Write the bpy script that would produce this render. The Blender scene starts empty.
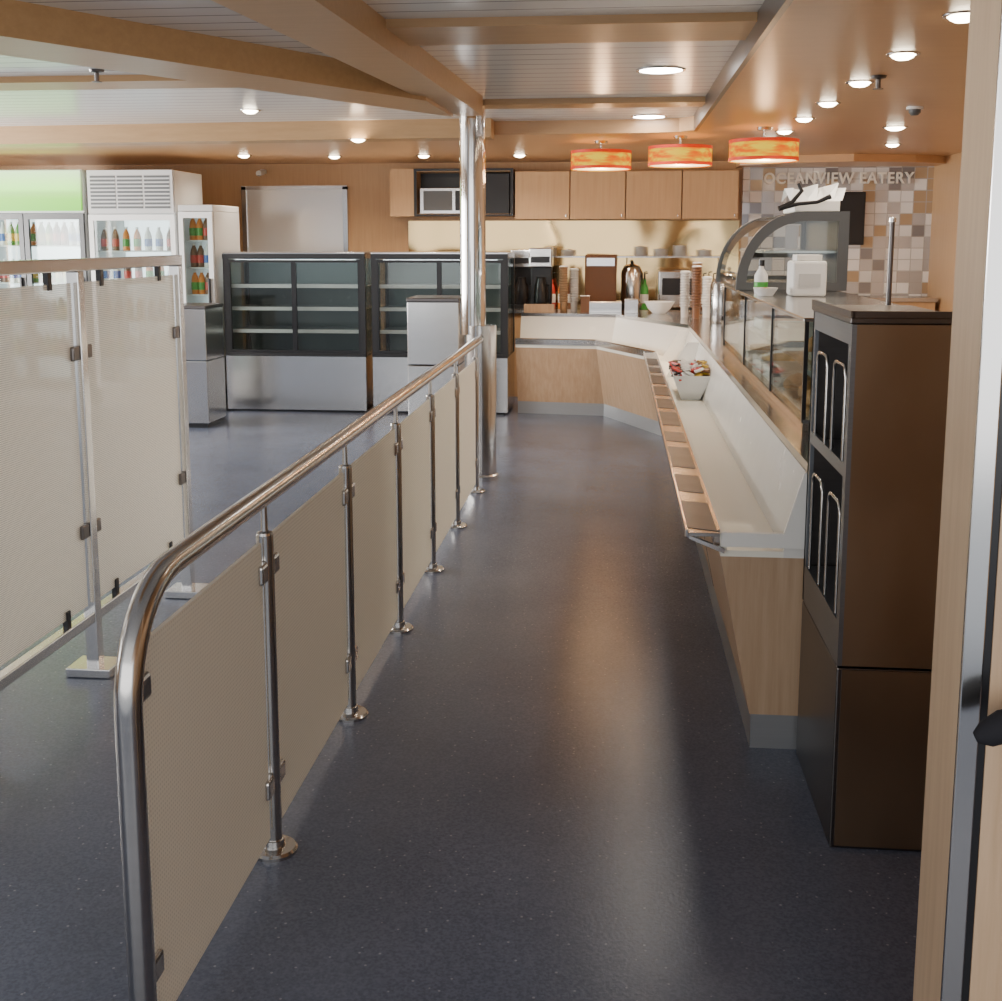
import bpy, bmesh, math, random
from mathutils import Vector
random.seed(7)
C=bpy.context.scene.collection
WP={}   # world origin of each object
# ------------------------------------------------------------ materials
def nt(name):
    m=bpy.data.materials.new(name);m.use_nodes=True
    n=m.node_tree; b=n.nodes['Principled BSDF']
    return m,n,b
def mat(name,col,rough=.5,metal=0.,emit=None,es=0.,alpha=None,spec=None):
    m,n,b=nt(name)
    b.inputs['Base Color'].default_value=(*col,1);b.inputs['Roughness'].default_value=rough
    b.inputs['Metallic'].default_value=metal
    if spec is not None:b.inputs['Specular IOR Level'].default_value=spec
    if emit:
        b.inputs['Emission Color'].default_value=(*emit,1);b.inputs['Emission Strength'].default_value=es
    tc=n.nodes.new('ShaderNodeTexCoord');no=n.nodes.new('ShaderNodeTexNoise');no.inputs['Scale'].default_value=9
    mr=n.nodes.new('ShaderNodeMapRange');mr.inputs['To Min'].default_value=max(0,rough-.04);mr.inputs['To Max'].default_value=min(1,rough+.05)
    n.links.new(tc.outputs['Object'],no.inputs['Vector']);n.links.new(no.outputs['Fac'],mr.inputs['Value']);n.links.new(mr.outputs[0],b.inputs['Roughness'])
    return m
def ramp(n,stops,interp='LINEAR'):
    r=n.nodes.new('ShaderNodeValToRGB');r.color_ramp.interpolation=interp
    e=r.color_ramp.elements
    while len(e)<len(stops):e.new(.5)
    for i,(p,c) in enumerate(stops):
        e[i].position=p;e[i].color=(*c,1)
    return r
def wood(name,c1,c2,scale=(40,40,2.),rough=.4):
    m,n,b=nt(name)
    tc=n.nodes.new('ShaderNodeTexCoord');mp=n.nodes.new('ShaderNodeMapping');mp.inputs['Scale'].default_value=scale
    no=n.nodes.new('ShaderNodeTexNoise');no.inputs['Scale'].default_value=1.;no.inputs['Detail'].default_value=6;no.inputs['Roughness'].default_value=.65
    r=ramp(n,[(.3,c1),(.7,c2)])
    n.links.new(tc.outputs['Object'],mp.inputs[0]);n.links.new(mp.outputs[0],no.inputs['Vector'])
    n.links.new(no.outputs['Fac'],r.inputs[0]);n.links.new(r.outputs[0],b.inputs['Base Color'])
    b.inputs['Roughness'].default_value=rough
    return m
def brushed(name,col,rough=.3,scale=(3,3,160),var=.85,metal=1):
    m,n,b=nt(name)
    tc=n.nodes.new('ShaderNodeTexCoord');mp=n.nodes.new('ShaderNodeMapping');mp.inputs['Scale'].default_value=scale
    no=n.nodes.new('ShaderNodeTexNoise');no.inputs['Scale'].default_value=1.;no.inputs['Detail'].default_value=3
    mr=n.nodes.new('ShaderNodeMapRange');mr.inputs['To Min'].default_value=max(.05,rough-.1*(var<.9));mr.inputs['To Max'].default_value=rough+.1*(var<.9)+.02
    r=ramp(n,[(.3,tuple(x*var for x in col)),(.7,col)])
    n.links.new(tc.outputs['Object'],mp.inputs[0]);n.links.new(mp.outputs[0],no.inputs['Vector'])
    n.links.new(no.outputs['Fac'],mr.inputs[0]);n.links.new(mr.outputs[0],b.inputs['Roughness'])
    n.links.new(no.outputs['Fac'],r.inputs[0]);n.links.new(r.outputs[0],b.inputs['Base Color'])
    b.inputs['Metallic'].default_value=metal
    return m
def glass(name,tint=(.9,.95,.93),refl=.12,top=.55):
    m=bpy.data.materials.new(name);m.use_nodes=True;n=m.node_tree;n.nodes.clear()
    o=n.nodes.new('ShaderNodeOutputMaterial');t=n.nodes.new('ShaderNodeBsdfTransparent');t.inputs[0].default_value=(*tint,1)
    g=n.nodes.new('ShaderNodeBsdfGlossy');g.inputs['Roughness'].default_value=.03
    mx=n.nodes.new('ShaderNodeMixShader')
    f=n.nodes.new('ShaderNodeLayerWeight');f.inputs[0].default_value=.25
    mr=n.nodes.new('ShaderNodeMapRange');mr.inputs['To Min'].default_value=refl*.5;mr.inputs['To Max'].default_value=top
    n.links.new(f.outputs['Fresnel'],mr.inputs[0]);n.links.new(mr.outputs[0],mx.inputs[0])
    n.links.new(t.outputs[0],mx.inputs[1]);n.links.new(g.outputs[0],mx.inputs[2]);n.links.new(mx.outputs[0],o.inputs[0])
    return m
def perforated(name,col,trans,pitch=.009,hole=.3):
    """cream sheet with a regular grid of small see-through holes"""
    m,n,b=nt(name);b.inputs['Base Color'].default_value=(*col,1);b.inputs['Roughness'].default_value=.45
    out=n.nodes['Material Output'];t=n.nodes.new('ShaderNodeBsdfTransparent');mx=n.nodes.new('ShaderNodeMixShader')
    tl=n.nodes.new('ShaderNodeBsdfTranslucent');tl.inputs[0].default_value=(*col,1);m2=n.nodes.new('ShaderNodeMixShader');m2.inputs[0].default_value=.3
    tc=n.nodes.new('ShaderNodeTexCoord')
    vo=n.nodes.new('ShaderNodeTexVoronoi');vo.inputs['Scale'].default_value=1/pitch;vo.inputs['Randomness'].default_value=0
    lt=n.nodes.new('ShaderNodeMath');lt.operation='LESS_THAN';lt.inputs[1].default_value=hole
    mp=n.nodes.new('ShaderNodeMapping');mp.inputs['Scale'].default_value=(0,1,1)
    ml=n.nodes.new('ShaderNodeMath');ml.operation='MULTIPLY';ml.inputs[1].default_value=trans
    n.links.new(tc.outputs['Object'],mp.inputs[0]);n.links.new(mp.outputs[0],vo.inputs['Vector'])
    n.links.new(vo.outputs['Distance'],lt.inputs[0]);n.links.new(lt.outputs[0],ml.inputs[0]);n.links.new(ml.outputs[0],mx.inputs[0])
    n.links.new(b.outputs[0],m2.inputs[1]);n.links.new(tl.outputs[0],m2.inputs[2])
    n.links.new(m2.outputs[0],mx.inputs[1]);n.links.new(t.outputs[0],mx.inputs[2]);n.links.new(mx.outputs[0],out.inputs[0])
    return m
M={}
M['chrome']=brushed('polished_steel',(.56,.54,.52),.17,(2,2,60),.93)
M['mirror']=mat('mirror_steel',(.68,.66,.64),.08,1.)
M['steel']=brushed('brushed_steel',(.66,.65,.64),.17,(3,3,400),.96,1)
M['steelh']=brushed('brushed_steel_horizontal',(.55,.54,.53),.22,(3,3,300),.95)
M['kick']=brushed('kickplate_steel',(.42,.43,.44),.28,(3,3,200),.92,.6)
M['darksteel']=brushed('dark_brushed_steel',(.17,.155,.15),.3,(3,3,200),.9)
M['greysteel']=brushed('grey_blue_steel',(.28,.30,.33),.35,(3,3,200),.9)
M['slate']=mat('slate_interior',(.045,.052,.062),.5)
M['railsteel']=brushed('tray_rail_steel',(.42,.41,.40),.22,(3,3,100),.9)
M['matteblack']=mat('matte_black_inlay',(.022,.022,.026),.75,0,spec=.12)
M['darkrefl']=mat('dark_rail_reflection',(.03,.03,.036),.35,0,spec=.35)
M['bronze']=brushed('bronze_steel',(.36,.26,.175),.34,(4,4,2),.88)
M['wallsteel']=mat('satin_wall_steel',(.90,.91,.92),.16,.35)
M['wood']=wood('light_wood',(.46,.30,.18),(.57,.40,.26))
M['woodw']=wood('wall_wood',(.53,.32,.16),(.60,.38,.20))
M['woodc']=wood('ceiling_wood',(.42,.25,.115),(.49,.30,.145),(3,30,30),.35)
M['soffit']=wood('soffit_laminate',(.56,.32,.155),(.62,.37,.185),(2,20,20),.3)
M['jamb']=wood('jamb_wood',(.50,.34,.21),(.60,.43,.28),(60,60,3))
M['white']=mat('white_laminate',(.92,.90,.85),.3)
M['trough']=mat('cream_trough_liner',(.97,.93,.81),.4)
M['troughw']=mat('frosted_trough_wall',(.84,.82,.77),.25)
M['whitep']=mat('white_plastic',(.85,.85,.83),.4)
M['black']=mat('black_plastic',(.012,.012,.014),.3)
M['blackm']=mat('black_metal',(.03,.03,.032),.35,.3)
M['grey']=mat('grey_paint',(.11,.115,.12),.4)
M['lgrey']=mat('light_grey_paint',(.6,.6,.59),.5)
M['glass']=glass('clear_glass')
M['glassd']=glass('tinted_glass',(.80,.83,.82),.06,.35)
M['panel']=perforated('perforated_cream_sheet',(.84,.79,.69),.2,.010,.26)
M['panel2']=perforated('perforated_cream_screen',(.80,.75,.66),.6,.007,.36)
M['lamp']=mat('lamp_lens',(1,1,1),.4,0,(1,.85,.62),30)
M['lampbig']=mat('lamp_diffuser',(1,1,1),.4,0,(1,.96,.9),38)
M['pdiff']=mat('pendant_diffuser',(1,1,1),.4,0,(1,.62,.22),3)
M['cool']=mat('cooler_light_panel',(.9,.95,1),.5,0,(.85,.95,1),2.4)
M['fillstrip']=mat('fill_strip_glow',(.9,.95,1),.5,0,(.9,.97,1),18)
M['caselight']=mat('case_back',(.22,.25,.25),.25)
M['brown']=mat('brown_plastic',(.16,.07,.03),.4);M['kraft']=mat('kraft_paper',(.36,.23,.13),.6)
M['red']=mat('red_print',(.6,.04,.03),.4);M['green']=mat('green_print',(.06,.35,.05),.4)
M['yellow']=mat('yellow_print',(.75,.5,.06),.4);M['blue']=mat('blue_print',(.05,.15,.5),.4)
M['orange']=mat('orange_print',(.8,.25,.03),.4);M['paper']=mat('paper_white',(.85,.84,.8),.6)
M['bread']=mat('bread_crust',(.45,.22,.08),.7);M['lead']=mat('signage_metal',(.95,.93,.85),.35,.1)
def shade():
    m,n,b=nt('orange_lampshade')
    tc=n.nodes.new('ShaderNodeTexCoord')
    no=n.nodes.new('ShaderNodeTexNoise');no.inputs['Scale'].default_value=14;no.inputs['Detail'].default_value=2
    mp=n.nodes.new('ShaderNodeMapping');mp.inputs['Rotation'].default_value=(0,.7,0);mp.inputs['Scale'].default_value=(.35,1,2.2);n.links.new(tc.outputs['Object'],mp.inputs[0]);n.links.new(mp.outputs[0],no.inputs[0])
    r=ramp(n,[(.36,(1,.13,.0)),(.50,(1,.32,.0)),(.62,(1,.68,.02))]);n.links.new(no.outputs['Fac'],r.inputs[0])
    b.inputs['Base Color'].default_value=(.12,.03,.0,1);b.inputs['Specular IOR Level'].default_value=.1;b.inputs['Roughness'].default_value=.8
    n.links.new(r.outputs[0],b.inputs['Emission Color']);b.inputs['Emission Strength'].default_value=1.15
    return m
M['shade']=shade()
M['shadeband']=mat('red_band',(.4,.02,.0),.6,0,(1,.05,.0),.5)
def greensign():
    m,n,b=nt('green_lit_header')
    tc=n.nodes.new('ShaderNodeTexCoord')
    sp=n.nodes.new('ShaderNodeSeparateXYZ');n.links.new(tc.outputs['Object'],sp.inputs[0])
    mr=n.nodes.new('ShaderNodeMapRange');mr.inputs['From Min'].default_value=-.19;mr.inputs['From Max'].default_value=.19;n.links.new(sp.outputs[2],mr.inputs[0])
    r=ramp(n,[(0,(.12,.55,.02)),(.3,(.22,.75,.04)),(.75,(.75,1,.45)),(1,(.9,1,.75))])
    n.links.new(mr.outputs[0],r.inputs[0]);n.links.new(r.outputs[0],b.inputs['Emission Color']);b.inputs['Emission Strength'].default_value=1.7
    b.inputs['Base Color'].default_value=(.1,.3,.02,1)
    return m
M['greensign']=greensign()
def floormat():
    m,n,b=nt('speckled_blue_grey_vinyl')
    tc=n.nodes.new('ShaderNodeTexCoord')
    vo=n.nodes.new('ShaderNodeTexVoronoi');vo.inputs['Scale'].default_value=45
    no=n.nodes.new('ShaderNodeTexNoise');no.inputs['Scale'].default_value=2.;no.inputs['Detail'].default_value=8
    no2=n.nodes.new('ShaderNodeTexNoise');no2.inputs['Scale'].default_value=130
    for q in (vo,no,no2): n.links.new(tc.outputs['Object'],q.inputs['Vector'])
    r=ramp(n,[(.3,(.098,.115,.165)),(.7,(.124,.143,.20))]);n.links.new(no.outputs['Fac'],r.inputs[0])
    r2=ramp(n,[(.0,(.50,.50,.53)),(.12,(.45,.45,.48)),(.17,(0,0,0))]);n.links.new(vo.outputs['Distance'],r2.inputs[0])
    r3=ramp(n,[(.35,(.72,.72,.72)),(.65,(1.0,1.0,1.0))]);n.links.new(no2.outputs['Fac'],r3.inputs[0])
    a=n.nodes.new('ShaderNodeMix');a.data_type='RGBA';a.blend_type='MULTIPLY';a.inputs[0].default_value=1
    n.links.new(r.outputs[0],a.inputs[6]);n.links.new(r3.outputs[0],a.inputs[7])
    sp=n.nodes.new('ShaderNodeSeparateColor');n.links.new(vo.outputs['Color'],sp.inputs[0])
    g=n.nodes.new('ShaderNodeMath');g.operation='GREATER_THAN';g.inputs[1].default_value=.72;n.links.new(sp.outputs[0],g.inputs[0])
    g2=n.nodes.new('ShaderNodeMath');g2.operation='MULTIPLY';g2.inputs[1].default_value=.28;n.links.new(g.outputs[0],g2.inputs[0])
    d=n.nodes.new('ShaderNodeMix');d.data_type='RGBA';d.blend_type='ADD';n.links.new(g2.outputs[0],d.inputs[0])
    n.links.new(a.outputs[2],d.inputs[6]);n.links.new(r2.outputs[0],d.inputs[7])
    n.links.new(d.outputs[2],b.inputs['Base Color'])
    b.inputs['Roughness'].default_value=.25;b.inputs['Specular IOR Level'].default_value=.3
    bp=n.nodes.new('ShaderNodeBump');bp.inputs['Strength'].default_value=.06;bp.inputs['Distance'].default_value=.01
    n.links.new(no2.outputs['Fac'],bp.inputs['Height']);n.links.new(bp.outputs[0],b.inputs['Normal'])
    return m
M['floor']=floormat()
def slats():
    m,n,b=nt('slatted_metal_ceiling')
    tc=n.nodes.new('ShaderNodeTexCoord');sp=n.nodes.new('ShaderNodeSeparateXYZ');n.links.new(tc.outputs['Object'],sp.inputs[0])
    q=n.nodes.new('ShaderNodeMath');q.operation='MULTIPLY';q.inputs[1].default_value=1/.16
    fr=n.nodes.new('ShaderNodeMath');fr.operation='FRACT'
    n.links.new(sp.outputs[1],q.inputs[0]);n.links.new(q.outputs[0],fr.inputs[0])
    r=ramp(n,[(0,(.30,.30,.30)),(.08,(.76,.77,.77))]);r.color_ramp.interpolation='CONSTANT'
    n.links.new(fr.outputs[0],r.inputs[0]);n.links.new(r.outputs[0],b.inputs['Base Color'])
    b.inputs['Roughness'].default_value=.25;b.inputs['Metallic'].default_value=.2
    return m
M['slats']=slats()
def mosaic():
    m,n,b=nt('mosaic_tiles')
    tc=n.nodes.new('ShaderNodeTexCoord');mp=n.nodes.new('ShaderNodeMapping');mp.inputs['Scale'].default_value=(1/.125,0,1/.115)
    sn=n.nodes.new('ShaderNodeVectorMath');sn.operation='FLOOR'
    wn=n.nodes.new('ShaderNodeTexWhiteNoise');wn.noise_dimensions='3D'
    fr=n.nodes.new('ShaderNodeVectorMath');fr.operation='FRACTION'
    n.links.new(tc.outputs['Object'],mp.inputs[0]);n.links.new(mp.outputs[0],sn.inputs[0]);n.links.new(mp.outputs[0],fr.inputs[0]);n.links.new(sn.outputs[0],wn.inputs[0])
    r=ramp(n,[(0,(.80,.80,.80)),(.30,(.56,.57,.60)),(.55,(.50,.38,.25)),(.66,(.95,.95,.95)),(.85,(.28,.28,.30))],'CONSTANT')
    n.links.new(wn.outputs['Value'],r.inputs[0])
    sp=n.nodes.new('ShaderNodeSeparateXYZ');n.links.new(fr.outputs[0],sp.inputs[0])
    m1=n.nodes.new('ShaderNodeMath');m1.operation='LESS_THAN';m1.inputs[1].default_value=.07;n.links.new(sp.outputs[0],m1.inputs[0])
    m2=n.nodes.new('ShaderNodeMath');m2.operation='LESS_THAN';m2.inputs[1].default_value=.07;n.links.new(sp.outputs[2],m2.inputs[0])
    mx=n.nodes.new('ShaderNodeMath');mx.operation='MAXIMUM';n.links.new(m1.outputs[0],mx.inputs[0]);n.links.new(m2.outputs[0],mx.inputs[1])
    c=n.nodes.new('ShaderNodeMix');c.data_type='RGBA';n.links.new(mx.outputs[0],c.inputs[0]);n.links.new(r.outputs[0],c.inputs[6]);c.inputs[7].default_value=(.5,.50,.50,1)
    n.links.new(c.outputs[2],b.inputs['Base Color'])
    r2=ramp(n,[(0,(.1,.1,.1)),(.30,(.5,.5,.5)),(.55,(.3,.3,.3)),(.66,(.0,.0,.0)),(.85,(.5,.5,.5))],'CONSTANT');n.links.new(wn.outputs['Value'],r2.inputs[0]);n.links.new(r2.outputs[0],b.inputs['Metallic'])
    b.inputs['Roughness'].default_value=.15
    return m
M['mosaic']=mosaic()
def splash():
    m,n,b=nt('reflective_steel_splashback')
    tc=n.nodes.new('ShaderNodeTexCoord');no=n.nodes.new('ShaderNodeTexNoise');no.inputs['Scale'].default_value=1.5;no.inputs['Detail'].default_value=1
    n.links.new(tc.outputs['Object'],no.inputs[0])
    bp=n.nodes.new('ShaderNodeBump');bp.inputs['Strength'].default_value=.30;bp.inputs['Distance'].default_value=.06;n.links.new(no.outputs[0],bp.inputs['Height']);n.links.new(bp.outputs[0],b.inputs['Normal'])
    b.inputs['Base Color'].default_value=(.56,.39,.19,1);b.inputs['Metallic'].default_value=1;b.inputs['Roughness'].default_value=.09  # gold base colour holds the warm light reflected by the stainless sheet
    return m
M['splash']=splash()
# ------------------------------------------------------------ mesh helpers
def T(name,label,cat,loc=(0,0,0),group=None,kind=None):
    o=bpy.data.objects.new(name,None);o.empty_display_size=.1;C.objects.link(o);o.location=loc
    WP[o]=Vector(loc);o["label"]=label;o["category"]=cat
    if group:o["group"]=group
    if kind:o["kind"]=kind
    return o
def finish(name,bm,m,parent=None,smooth=False,bev=0,label=None):
    bmesh.ops.recalc_face_normals(bm,faces=bm.faces)
    if bev:
        es=[e for e in bm.edges if len(e.link_faces)==2 and e.calc_face_angle(0)>.6]
        bmesh.ops.bevel(bm,geom=es,offset=bev,segments=2,affect='EDGES',profile=.5)
    xs=[v.co for v in bm.verts]
    lo=Vector((min(c.x for c in xs),min(c.y for c in xs),min(c.z for c in xs)));hi=Vector((max(c.x for c in xs),max(c.y for c in xs),max(c.z for c in xs)))
    ctr=(lo+hi)/2
    for v in bm.verts:v.co-=ctr
    me=bpy.data.meshes.new(name);bm.to_mesh(me);bm.free()
    if smooth:
        for p in me.polygons:p.use_smooth=True
        me.set_sharp_from_angle(angle=.7)
    me.materials.append(m)
    o=bpy.data.objects.new(name,me);C.objects.link(o)
    base=WP[parent] if parent else Vector((0,0,0))
    if parent:o.parent=parent
    o.location=ctr-base;WP[o]=ctr
    if label:o["label"]=label
    return o
def meta(o,label=None,cat=None,group=None,kind=None):
    if label:o["label"]=label
    if cat:o["category"]=cat
    if group:o["group"]=group
    if kind:o["kind"]=kind
    return o
def addbox(bm,x0,x1,y0,y1,z0,z1):
    v=[bm.verts.new((x,y,z)) for z in (z0,z1) for x,y in((x0,y0),(x1,y0),(x1,y1),(x0,y1))]
    for f in((0,3,2,1),(4,5,6,7),(0,1,5,4),(1,2,6,5),(2,3,7,6),(3,0,4,7)):bm.faces.new([v[i] for i in f])
def box(name,b,m,parent=None,bev=0,label=None):
    bm=bmesh.new();addbox(bm,*b);return finish(name,bm,m,parent,False,bev,label)
def boxes(name,bl,m,parent=None,label=None,bev=0):
    bm=bmesh.new()
    for b in bl:addbox(bm,*b)
    return finish(name,bm,m,parent,False,bev,label)
def each(name,bl,m,parent=None,bev=0):
    for b in bl:box(name,b,m,parent,bev)
def tubebm(bm,pts,r,seg=16,cap=True):
    pts=[Vector(p) for p in pts];rings=[]
    t0=(pts[1]-pts[0]).normalized();up=Vector((1,0,0)) if abs(t0.x)<.9 else Vector((0,0,1))
    n=t0.cross(up).normalized()
    for i,p in enumerate(pts):
        t=((pts[i]-pts[i-1]) if i else t0).normalized()+((pts[i+1]-pts[i]).normalized() if i<len(pts)-1 else Vector((0,0,0)))
        t.normalize();n=(n-t*n.dot(t)).normalized();bb=t.cross(n)
        rr=r[i] if isinstance(r,(list,tuple)) else r
        rings.append([bm.verts.new(p+(n*math.cos(a)+bb*math.sin(a))*rr) for a in [2*math.pi*k/seg for k in range(seg)]])
    for a,b in zip(rings,rings[1:]):
        for k in range(seg):bm.faces.new((a[k],a[(k+1)%seg],b[(k+1)%seg],b[k]))
    if cap:bm.faces.new(rings[0]);bm.faces.new(rings[-1])
def tube(name,pts,r,m,parent=None,seg=16,label=None):
    bm=bmesh.new();tubebm(bm,pts,r,seg);return finish(name,bm,m,parent,True,0,label)
def lathe(name,c,prof,m,parent=None,seg=32,label=None):
    """prof list of (r,z)"""
    bm=bmesh.new();rings=[]
    for r,z in prof:
        if r<1e-5:rings.append([bm.verts.new((c[0],c[1],c[2]+z))])
        else:rings.append([bm.verts.new((c[0]+r*math.cos(2*math.pi*k/seg),c[1]+r*math.sin(2*math.pi*k/seg),c[2]+z)) for k in range(seg)])
    for a,b in zip(rings,rings[1:]):
        if len(a)==1 and len(b)==1:continue
        for k in range(seg):
            k2=(k+1)%seg
            if len(a)==1:bm.faces.new((a[0],b[k],b[k2]))
            elif len(b)==1:bm.faces.new((a[k],a[k2],b[0]))
            else:bm.faces.new((a[k],a[k2],b[k2],b[k]))
    return finish(name,bm,m,parent,True,0,label)
def prism(name,poly,axis,a0,a1,m,parent=None,bev=0,label=None,smooth=False):
    bm=bmesh.new()
    f={'y':lambda p,a:(p[0],a,p[1]),'z':lambda p,a:(p[0],p[1],a),'x':lambda p,a:(a,p[0],p[1])}[axis]
    A=[bm.verts.new(f(p,a0)) for p in poly];B=[bm.verts.new(f(p,a1)) for p in poly]
    n=len(poly);bm.faces.new(A);bm.faces.new(B)
    for i in range(n):bm.faces.new((A[i],A[(i+1)%n],B[(i+1)%n],B[i]))
    return finish(name,bm,m,parent,smooth,bev,label)
def sweep(name,path,prof,m,parent=None,label=None):
    bm=bmesh.new();P=[Vector(p) for p in path];rings=[]
    for i,p in enumerate(P):
        ns=[]
        if i:t=(P[i]-P[i-1]).normalized();ns.append(Vector((t.y,-t.x)))
        if i<len(P)-1:t=(P[i+1]-P[i]).normalized();ns.append(Vector((t.y,-t.x)))
        n=sum(ns,Vector((0,0)));n.normalize();k=1/max(.3,n.dot(ns[0]))
        rings.append([bm.verts.new((p.x+n.x*d*k,p.y+n.y*d*k,z)) for d,z in prof])
    q=len(prof)
    for a,b in zip(rings,rings[1:]):
        for k in range(q):bm.faces.new((a[k],a[(k+1)%q],b[(k+1)%q],b[k]))
    bm.faces.new(rings[0]);bm.faces.new(rings[-1])
    return finish(name,bm,m,parent,False,0,label)
def dup(thing,loc,**kw):
    o=thing.copy();C.objects.link(o)
    o.location=loc
    def rec(src,dst):
        for ch in src.children:
            c=ch.copy();c.parent=dst;C.objects.link(c);rec(ch,c)
    rec(thing,o)
    meta(o,**kw);return o
def struct(o):
    o["kind"]="structure";return o
# ------------------------------------------------------------ room shell
XL,XR,YB=-7.5,3.15,12.2
struct(box('floor',(XL,XR,-1.2,YB,-.1,0),M['floor']))
struct(box('wall_back',(XL,XR,YB,YB+.15,0,2.62),M['woodw']))
struct(box('wall_right',(XR,XR+.15,-1.2,YB,0,2.62),M['woodw']))
struct(boxes('wall_left',[(XL-.15,XL,-1.2,YB,0,.75),(XL-.15,XL,-1.2,YB,2.15,2.62),(XL-.15,XL,-1.2,1.2,.75,2.15),(XL-.15,XL,3.6,4.1,.75,2.15),(XL-.15,XL,6.5,7,.75,2.15),(XL-.15,XL,9.4,YB,.75,2.15)],M['woodw']))
for i,(a,b) in enumerate([(1.2,3.6),(4.1,6.5),(7,9.4)]):
    struct(boxes('window_%d'%(i+1),[(XL-.1,XL-.05,a,b,.75,.8),(XL-.1,XL-.05,a,b,2.1,2.15),(XL-.1,XL-.05,a,a+.05,.8,2.1),(XL-.1,XL-.05,b-.05,b,.8,2.1)],M['steel']))
struct(box('ceiling',(XL,XR,-1.2,YB,2.5,2.6),M['slats']))
poly=[(.57,-1.2),(3.15,-1.2),(3.15,12.2),(-7.5,12.2),(-7.5,9.4),(-1.0,9.0),(.2,8.95),(.45,8.9),(.58,8.7)]
struct(prism('trim_1',poly,'z',2.4,2.5,M['soffit']))
struct(boxes('trim_2',[(.545,.57,-1.2,8.7,2.385,2.5)],M['darksteel']))
n=3
for (a,b) in [(4.85,5.3),(7.6,7.85)]:
    struct(box('trim_%d'%n,(-1.15,.545,a,b,2.465,2.5),M['woodc']));n+=1
for (a,b) in [(6.3,6.62)]:
    struct(box('trim_%d'%n,(-7.5,-1.65,a,b,2.465,2.5),M['woodc']));n+=1
struct(prism('trim_%d'%n,[(-1.52,1.8),(-1.08,1.8),(-.86,7.45),(-1.02,7.45)],'z',2.38,2.5,M['woodc']));n+=1
struct(prism('trim_%d'%n,[(-4.3,1.9),(-4.0,1.5),(-2.32,4.28),(-1.06,6.45),(-1.03,7.3),(-2.56,4.71)],'z',2.36,2.5,M['woodc']));n+=1
struct(prism('trim_%d'%n,[(-7.5,9.15),(-7.5,9.4),(-.95,9.0),(-.95,8.75)],'z',2.36,2.5,M['woodc']));n+=1
struct(box('wall_mosaic',(1.27,3.15,12.12,12.2,0,2.34),M['mosaic']))
struct(prism('trim_%d'%n,[(1.2,11.8),(1.6,11.45),(2.2,11.3),(2.8,11.45),(3.15,11.7),(3.15,12.2),(1.2,12.2)],'z',2.33,2.4,M['soffit'],smooth=False));n+=1
o=box('splashback',(-2.2,1.25,12.175,12.199,.9,1.80),M['splash']);meta(o,"polished stainless splashback with warm reflected light in its gold colour behind back counter","splashback")
o=T('wall_panel',"pale brushed steel wall panel behind the glass display cabinets","wall panel",(-3.42,12.17,.3))
box('sheet',(-3.95,-2.90,12.17,12.198,.3,2.13),M['wallsteel'],o);boxes('frame',[(-4.0,-3.95,12.15,12.198,.3,2.16),(-2.90,-2.85,12.15,12.198,.3,2.16),(-4.0,-2.85,12.15,12.198,2.13,2.17)],M['steel'],o)
# ------------------------------------------------------------ near door frame
struct(box('trim_%d'%n,(.492,.53,1.606,1.75,0,2.4),M['jamb']));n+=1
struct(box('trim_%d'%n,(.490,.519,1.598,1.606,0,2.4),M['steel'],bev=.002));n+=1
struct(box('trim_%d'%n,(.519,.53,1.603,1.606,0,2.4),M['black']));n+=1
struct(box('door_1',(.53,1.45,1.6,1.65,0,2.4),M['jamb']))
h=T('door_handle',"black lever handle on pale wood door","door handle",(.58,1.6,.93))
tube('lever',[(.494,1.535,.932),(.508,1.535,.938),(.53,1.535,.95),(.555,1.535,.958),(.66,1.54,.965)],[.008,.018,.022,.022,.02],M['matteblack'],h)
lathe('rose',(.62,1.575,.96),[(0,-.03),(.022,-.028),(.022,0),(.022,.028),(0,.03)],M['black'],h)
tube('spindle',[(.62,1.55,.96),(.62,1.602,.96)],.012,M['black'],h)
# ------------------------------------------------------------ railing
RX=-.88
R=T('railing',"brushed steel handrail barrier with cream perforated panels along aisle","railing",(RX,1.93,0))
pts=[(RX,1.93,0),(RX,1.93,.74)]
for k in range(1,9):
    a=math.pi/2*k/8;pts.append((RX,1.93+.22*(1-math.cos(a)),.74+.22*math.sin(a)))
pts+= [(RX,5,.96),(RX,7.46,.96)]
tube('handrail',pts,.026,M['chrome'],R,24)
PY=[2.77,3.65,4.53,5.40,6.27,7.18]
for y in PY:
    p=tube('post',[(RX,y,0),(RX,y,.86)],.022,M['chrome'],R,20)
    lathe('base_flange',(RX,y,0),[(0,0),(.062,0),(.062,.008),(.056,.014),(.030,.016),(.027,.035),(.024,.036),(0,.036)],M['chrome'],p)
    lathe('stem',(RX,y,.86),[(.022,0),(.020,.006),(.009,.01),(.008,.05),(.008,.08),(0,.08)],M['chrome'],p,16)
ys=[1.93]+PY
for a,b in zip(ys,ys[1:]):
    box('panel',(RX-.005,RX+.005,a+.055,b-.045,.06,.85),M['panel'],R)
    for z in(.2,.77):
        for yy,s in((a,1),(b,-1)):
            bm=bmesh.new();addbox(bm,RX-.016,RX+.016,min(yy+s*.022,yy+s*.075),max(yy+s*.022,yy+s*.075),z-.025,z+.025)
            finish('panel_clamp',bm,M['chrome'],R,False,.007)
c=T('column',"round polished steel column at the end of handrail","column",(-.94,7.60,0))
tube('shaft',[(-.945,7.60,0.98),(-.945,7.60,2.5)],.085,M['mirror'],c,48)
tube('lower_casing',[(-.895,7.60,0),(-.895,7.60,1.04)],.105,M['chrome'],c,48)
lathe('base_collar',(-.895,7.60,0),[(.105,0),(.118,0),(.118,.03),(.107,.04)],M['steel'],c,48)
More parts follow.
